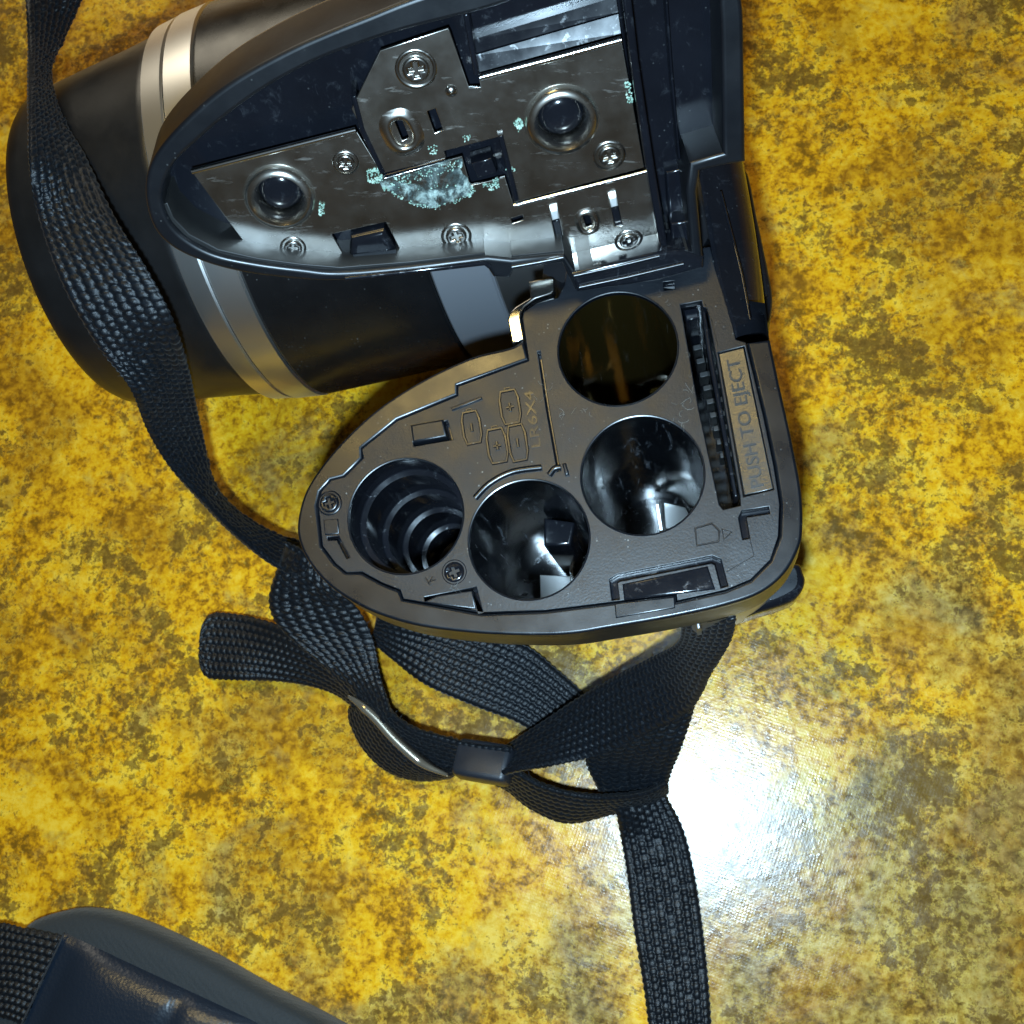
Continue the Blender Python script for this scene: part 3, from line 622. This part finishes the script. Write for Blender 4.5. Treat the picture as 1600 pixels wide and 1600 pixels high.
# ------------------------------------------------------------------ straps
strap = empty('neck_strap', (-40, 0, 0))
tag(strap, 'black woven nylon neck strap tangled below and draped over the lens', 'strap')
SW = 11.6
def ribbon(name, st, mat='nylon', parent=strap, thick=1.2, ncol=8, pitch=1.30, amp=.46, width=SW, taper0=0, taper1=0, maxd=9.0):
    """st: stations (xl,yl,xr,yr,H,sign). Edge heights are solved so the band keeps its true width."""
    A = []; B = []
    for xl, yl, xr, yr, H, sg in st:
        lo, hi = 0.0, maxd
        if np.linalg.norm(at(xl, yl, H)-at(xr, yr, H)) < width and sg != 0:
            for _ in range(30):
                md = (lo+hi)/2
                if np.linalg.norm(at(xl, yl, H+sg*md)-at(xr, yr, H-sg*md)) < width: lo = md
                else: hi = md
        else: lo = 0
        A.append(at(xl, yl, max(H+sg*lo, .9))); B.append(at(xr, yr, max(H-sg*lo, .9)))
    A = cr(A, 24, False); B = cr(B, 24, False); C = (A+B)/2
    s = np.concatenate([[0], np.cumsum(np.linalg.norm(np.diff(C, axis=0), axis=1))]); Ln = s[-1]
    nv = int(Ln/.17)+2; q = np.linspace(0, Ln, nv)
    A = np.stack([np.interp(q, s, A[:, k]) for k in range(3)], 1); B = np.stack([np.interp(q, s, B[:, k]) for k in range(3)], 1)
    nu = ncol*7+1; uu = np.linspace(0, 1, nu)
    G = A[:, None, :]*(1-uu)[None, :, None]+B[:, None, :]*uu[None, :, None]
    T = np.gradient(G, axis=0); Wd = np.gradient(G, axis=1); N = np.cross(T, Wd); N /= np.linalg.norm(N, axis=2, keepdims=True)+1e-12
    cu = uu*ncol; ci = np.clip(np.floor(cu), 0, ncol-1); fu = (cu-ci)*2-1
    v = q[:, None]/pitch+(ci % 2)[None, :]*.5+rng.normal(size=(1, ncol+1))[:, ci.astype(int)]*.05; fv = (v-np.floor(v))*2-1
    b = np.sqrt(np.clip(1.05-(fu[None, :]*.95)**2-(fv*.92)**2*.85, 0, None)); b *= 1+.22*rng.normal(size=(nv//7+2, ncol))[np.arange(nv)//7][:, ci.astype(int)]
    edge = np.sqrt(np.clip(1-np.abs(uu*2-1)**7, 0, 1))
    half = thick/2*(.35+.65*edge)[None, :]
    up = half-amp*.5+amp*b*edge[None, :]; v2 = (v+.5); fv2 = (v2-np.floor(v2))*2-1
    b2 = np.sqrt(np.clip(1.05-(fu[None, :]*.95)**2-(fv2*.92)**2*.85, 0, None)); dn = half-amp*.5+amp*b2*edge[None, :]
    # scalloped selvedge
    sc_ = .09*np.cos(2*np.pi*q/pitch); side = (B-A)/np.linalg.norm(B-A, axis=1, keepdims=True)
    G = G+ side[:, None, :]*(sc_[:, None, None]*np.where(uu > .97, 1, np.where(uu < .03, -1, 0))[None, :, None])
    Tp = (G+N*up[:, :, None]); Bt = (G-N*dn[:, :, None]); V = np.concatenate([Tp.reshape(-1, 3), Bt.reshape(-1, 3)]); V[:, 2] = np.maximum(V[:, 2], .05)
    i = np.arange(nv-1)[:, None]*nu+np.arange(nu-1)[None, :]; i = i.ravel(); o = nv*nu
    F = [np.stack([i, i+1, i+nu+1, i+nu], 1), np.stack([o+i+nu, o+i+nu+1, o+i+1, o+i], 1)]
    e = np.arange(nv-1)*nu; F.append(np.stack([e, e+nu, o+e+nu, o+e], 1)); e = e+nu-1; F.append(np.stack([e+nu, e, o+e, o+e+nu], 1))
    j = np.arange(nu-1); F.append(np.stack([j+1, j, o+j, o+j+1], 1)); j = j+(nv-1)*nu; F.append(np.stack([j, j+1, o+j+1, o+j], 1))
    F = np.concatenate(F); org = V.mean(0)
    me = bpy.data.meshes.new(name); me.vertices.add(len(V)); me.vertices.foreach_set('co', ((V-org)*MM).ravel())
    me.loops.add(F.size); me.loops.foreach_set('vertex_index', F.ravel()); me.polygons.add(len(F)); me.polygons.foreach_set('loop_start', np.arange(len(F))*4)
    me.update(calc_edges=True); me.validate(); me.polygons.foreach_set('use_smooth', np.ones(len(me.polygons), bool)); me.materials.append(M[mat])
    ob = bpy.data.objects.new(name, me); place(ob, parent, org); return ob

# long band over the lens
b1 = ribbon('webbing_band', [(36, -60, 150, -60, 62, 1), (40, 0, 128, 0, 64, 1), (44, 60, 100, 60, 66, 1), (46, 112, 78, 112, 70, 1), (45, 180, 96, 182, 75, 1), (46, 260, 136, 250, 78, 1), (60, 340, 180, 340, 78, 1), (95, 440, 236, 432, 76, 1),
                           (148, 535, 275, 510, 70, 1), (202, 605, 296, 580, 60, 1), (230, 672, 308, 640, 50, 1), (266, 730, 318, 690, 42, 1), (318, 785, 334, 757, 35, 1), (362, 830, 378, 805, 28, 1), (420, 878, 440, 838, 22, 1), (470, 905, 500, 850, 18, 1)])
tag(b1, 'long twisted band running over the lens')
ribbon('webbing_band', [(446, 850, 520, 880, 26, 1), (434, 885, 525, 915, 24, -1), (420, 940, 562, 955, 20, -1), (440, 985, 583, 1000, 17, -1), (500, 1035, 592, 1045, 15, -1), (545, 1080, 602, 1085, 13, -1), (575, 1120, 612, 1120, 10, -1)])
ribbon('webbing_band', [(314, 990, 312, 1032, 4, 0), (318, 972, 314, 1046, 4, 0), (328, 960, 320, 1056, 4, 0), (346, 957, 333, 1061, 4, 0), (390, 963, 375, 1063, 5, 0), (440, 978, 420, 1064, 6, 1), (490, 1005, 475, 1070, 7, 1), (540, 1045, 520, 1082, 8, 1), (580, 1088, 552, 1102, 9, 1), (604, 1128, 585, 1132, 9, 1)])
ribbon('webbing_band', [(572, 1102, 547, 1106, 9, 1), (592, 1130, 548, 1130, 8, 1), (618, 1162, 570, 1172, 6, 1), (655, 1193, 605, 1203, 5, 1), (690, 1207, 650, 1216, 4, 1), (712, 1205, 700, 1212, 4, 1)])
ribbon('webbing_band', [(606, 1108, 590, 1130, 9, 1), (640, 1135, 628, 1168, 9, 1), (690, 1150, 672, 1196, 9, 1), (745, 1163, 735, 1212, 10, 1), (800, 1168, 792, 1216, 11, 1)])
# pair of bands from the keeper to the lug and the knot
ribbon('webbing_band', [(590, 960, 580, 1000, 10, 1), (650, 962, 612, 1030, 7, 1), (730, 975, 665, 1070, 5, 0), (820, 1008, 745, 1105, 4, 0), (870, 1046, 810, 1130, 3, 0), (915, 1085, 860, 1165, 2, 0)])
ribbon('webbing_band', [(775, 1175, 780, 1212, 11, -1), (800, 1160, 812, 1204, 13, -1), (849, 1127, 870, 1195, 16, -1), (906, 1088, 935, 1180, 20, -1), (962, 1056, 1005, 1150, 26, -1), (1015, 1028, 1078, 1110, 34, -1), (1058, 1005, 1112, 1050, 44, -1), (1066, 975, 1140, 1005, 52, -1), (1062, 950, 1150, 965, 58, -1)])
ribbon('webbing_band', [(1088, 1080, 1020, 1070, 24, 1), (1084, 1110, 960, 1125, 22, 1), (1066, 1165, 930, 1160, 17, 1), (1052, 1200, 915, 1188, 12, 1), (1038, 1232, 930, 1225, 7, 1), (1005, 1250, 940, 1245, 4, 1)])
ribbon('webbing_band', [(770, 1190, 775, 1225, 10, 1), (805, 1203, 795, 1235, 9, 1), (850, 1226, 830, 1263, 8, 1), (910, 1240, 885, 1285, 7, 1), (965, 1243, 955, 1270, 6, 1), (1010, 1236, 1010, 1256, 5, 1), (1040, 1222, 1042, 1236, 5, 1)])
ribbon('webbing_band', [(952, 1215, 1030, 1205, 3.2, 0), (960, 1255, 1040, 1240, 2.6, 1), (970, 1310, 1066, 1292, 1.6, 0), (980, 1370, 1083, 1355, 1.2, 0), (990, 1450, 1096, 1435, 1.2, 0), (1005, 1540, 1106, 1525, 1.2, 0), (1015, 1620, 1112, 1610, 1.2, 0), (1022, 1680, 1116, 1670, 1.2, 0)])
# keeper loop
def section(p, wv, hv, a, b, n=20):
    out = []
    for k in range(n):
        t = 2*np.pi*k/n; c, s = math.cos(t), math.sin(t)
        out.append(p+wv*a*math.copysign(abs(c)**.35, c)+hv*b*math.copysign(abs(s)**.35, s))
    return np.array(out)
k0, k1 = at(718, 1185, 12.5), at(799, 1198, 14); kd = (k1-k0)/np.linalg.norm(k1-k0); kw = np.cross(Z, kd); kw /= np.linalg.norm(kw); kh = np.cross(kd, kw)
tl = .25; kw2 = kw*math.cos(tl)-kh*math.sin(tl); kh2 = np.cross(kd, kw2)
kp = loft('strap_keeper', [section(k0+(k1-k0)*f, kw2, kh2, a, b) for f, a, b in ((-.02, 2.7, 1.7), (0, 3.1, 2.15), (.06, 3.3, 2.3), (.3, 3.35, 2.35), (.9, 3.35, 2.35), (.97, 3.2, 2.2), (1.0, 2.8, 1.8))], M['rubber'], strap, 50, True, True, True)
# ladder buckle seen almost edge-on
bk = cr([(546, 1088), (566, 1101), (590, 1122), (614, 1149), (640, 1174), (668, 1196), (700, 1211)], 6, False)
nb = len(bk); secs = []
for i, (x, y) in enumerate(bk):
    p = at(x, y, 12.5-3.5*i/nb); q = at(*bk[min(i+1, nb-1)], 12.5) - at(*bk[max(i-1, 0)], 12.5); q /= np.linalg.norm(q); s_ = np.cross(q, Z); s_ /= np.linalg.norm(s_)
    e = min(1, .35+3*min(i, nb-1-i)/nb); secs.append(section(p, s_, Z, .8*e, 2.6*e, 14))
bt = NT('smoky_clear_buckle'); bt.set(Base_Color=(.36, .31, .24), Roughness=.18, Metallic=.8)
loft('ladder_buckle', secs, bt.m, strap, 50, True, True, True)
# shoulder pad
pad_px = [(-60, 1600), (-20, 1500), (40, 1448), (62, 1434), (95, 1424), (130, 1419), (180, 1427), (250, 1454), (330, 1494), (420, 1545), (530, 1603), (600, 1650), (560, 1750), (200, 1800), (-60, 1750)]
pp = cr(pad_px, 5); SF = Frame(at(200, 1560, 0), [1, 0, 0], [0, 1, 0]); secs = []
uvp = np.array([SF.px(x, y, 4) for x, y in pp]); cc = uvp.mean(0)
for h, s in ((0.2, .985), (1.5, 1.0), (3.5, 1.0), (5.0, .985), (6.2, .95), (7.2, .88), (7.6, .7), (7.7, .4)):
    secs.append(SF.w(cc+(uvp-cc)*s, h))
pad = loft('shoulder_pad', secs, M['fabric'], strap, 60, True, True, True)
tag(pad, 'padded shoulder piece with a smooth dark patch')
# leatherette patch: puffed grid
g = []; n1, n2 = 40, 24; V = []
ca, cb_, cc_, cd_ = (at(100, 1458, 8), at(430, 1612, 8), at(330, 1760, 8), at(10, 1668, 8))
for i in range(n1):
    for j in range(n2):
        f, q = i/(n1-1), j/(n2-1); p = (ca*(1-f)+cb_*f)*(1-q)+(cd_*(1-f)+cc_*f)*q
        puff = 3.0*(1-abs(2*f*1.15-1.15)**4 if abs(2*f-1) < .87 else .0)*(1-abs(2*q-1)**5)
        seam_ = -.8*math.exp(-((f-.60)/.03)**2)
        V.append(p+Z*(max(puff, 0)*.75+seam_*(1-abs(2*q-1)**4)+.25-.6*(q < .02)))
F = [(i*n2+j, (i+1)*n2+j, (i+1)*n2+j+1, i*n2+j+1) for i in range(n1-1) for j in range(n2-1)]
mesh('leatherette_patch', V, F, M['leather'], pad, 60)
tube('stitching', [at(100, 1459, 9.2), at(66, 1530, 9.4), at(32, 1604, 9.4)], .18, M['band'], pad, 6)
ribbon('webbing_end', [(-60, 1500, -110, 1610, 8.6, 0), (-10, 1445, -70, 1600, 8.8, 0), (40, 1450, -5, 1590, 9, 0), (98, 1462, 34, 1602, 8.8, 0)], 'nylon', pad, width=12, ncol=12)

# lint and dust caught on the webbing and round the cell holes
def lint(name, spots, mat, parent, lo, hi, r=.028):
    parts = []
    for p in spots:
        L = rng.uniform(lo, hi); a = rng.uniform(0, 2*np.pi); k = rng.normal()*1.2; P = [np.array(p)]
        for j in range(5):
            a += k*.35+rng.normal()*.25; P.append(P[-1]+np.array([math.cos(a), math.sin(a), rng.normal()*.12])*L/5)
        parts.append(tube_vf(P, r, 3))
    o = multi(name, parts, mat, parent, None); o['kind'] = 'stuff'; return o
LM = plastic('pale_lint', (.13, .13, .12), .8); DM = plastic('dark_fibre', (.02, .025, .03), .7)
sp = []
for cx, cy, sx, sy, n in ((1075, 620, 10, 45, 24), (1062, 660, 8, 20, 20), (905, 640, 30, 10, 16), (1040, 470, 15, 8, 5), (700, 915, 40, 12, 10), (860, 600, 30, 60, 14)):
    for _ in range(n):
        x, y = cx+rng.normal()*sx*.6, cy+rng.normal()*sy*.6
        if all((x-a)**2+(y-b)**2 > 100**2 for a, b, _r in wells): sp.append(at(x, y, HB-.12))
lint('lint_fibres', sp[::2], LM, plate, .4, 1.9, .016)
for ob in [o for o in bpy.data.objects if o.name.startswith('webbing')]:
    me = ob.data; n = len(me.vertices); v = np.empty(n*3); me.vertices.foreach_get('co', v); v = v.reshape(-1, 3)/MM+ORG[ob.name]
    lint('fuzz', v[rng.integers(0, n, 90)], DM, ob, .4, 1.3, .03)
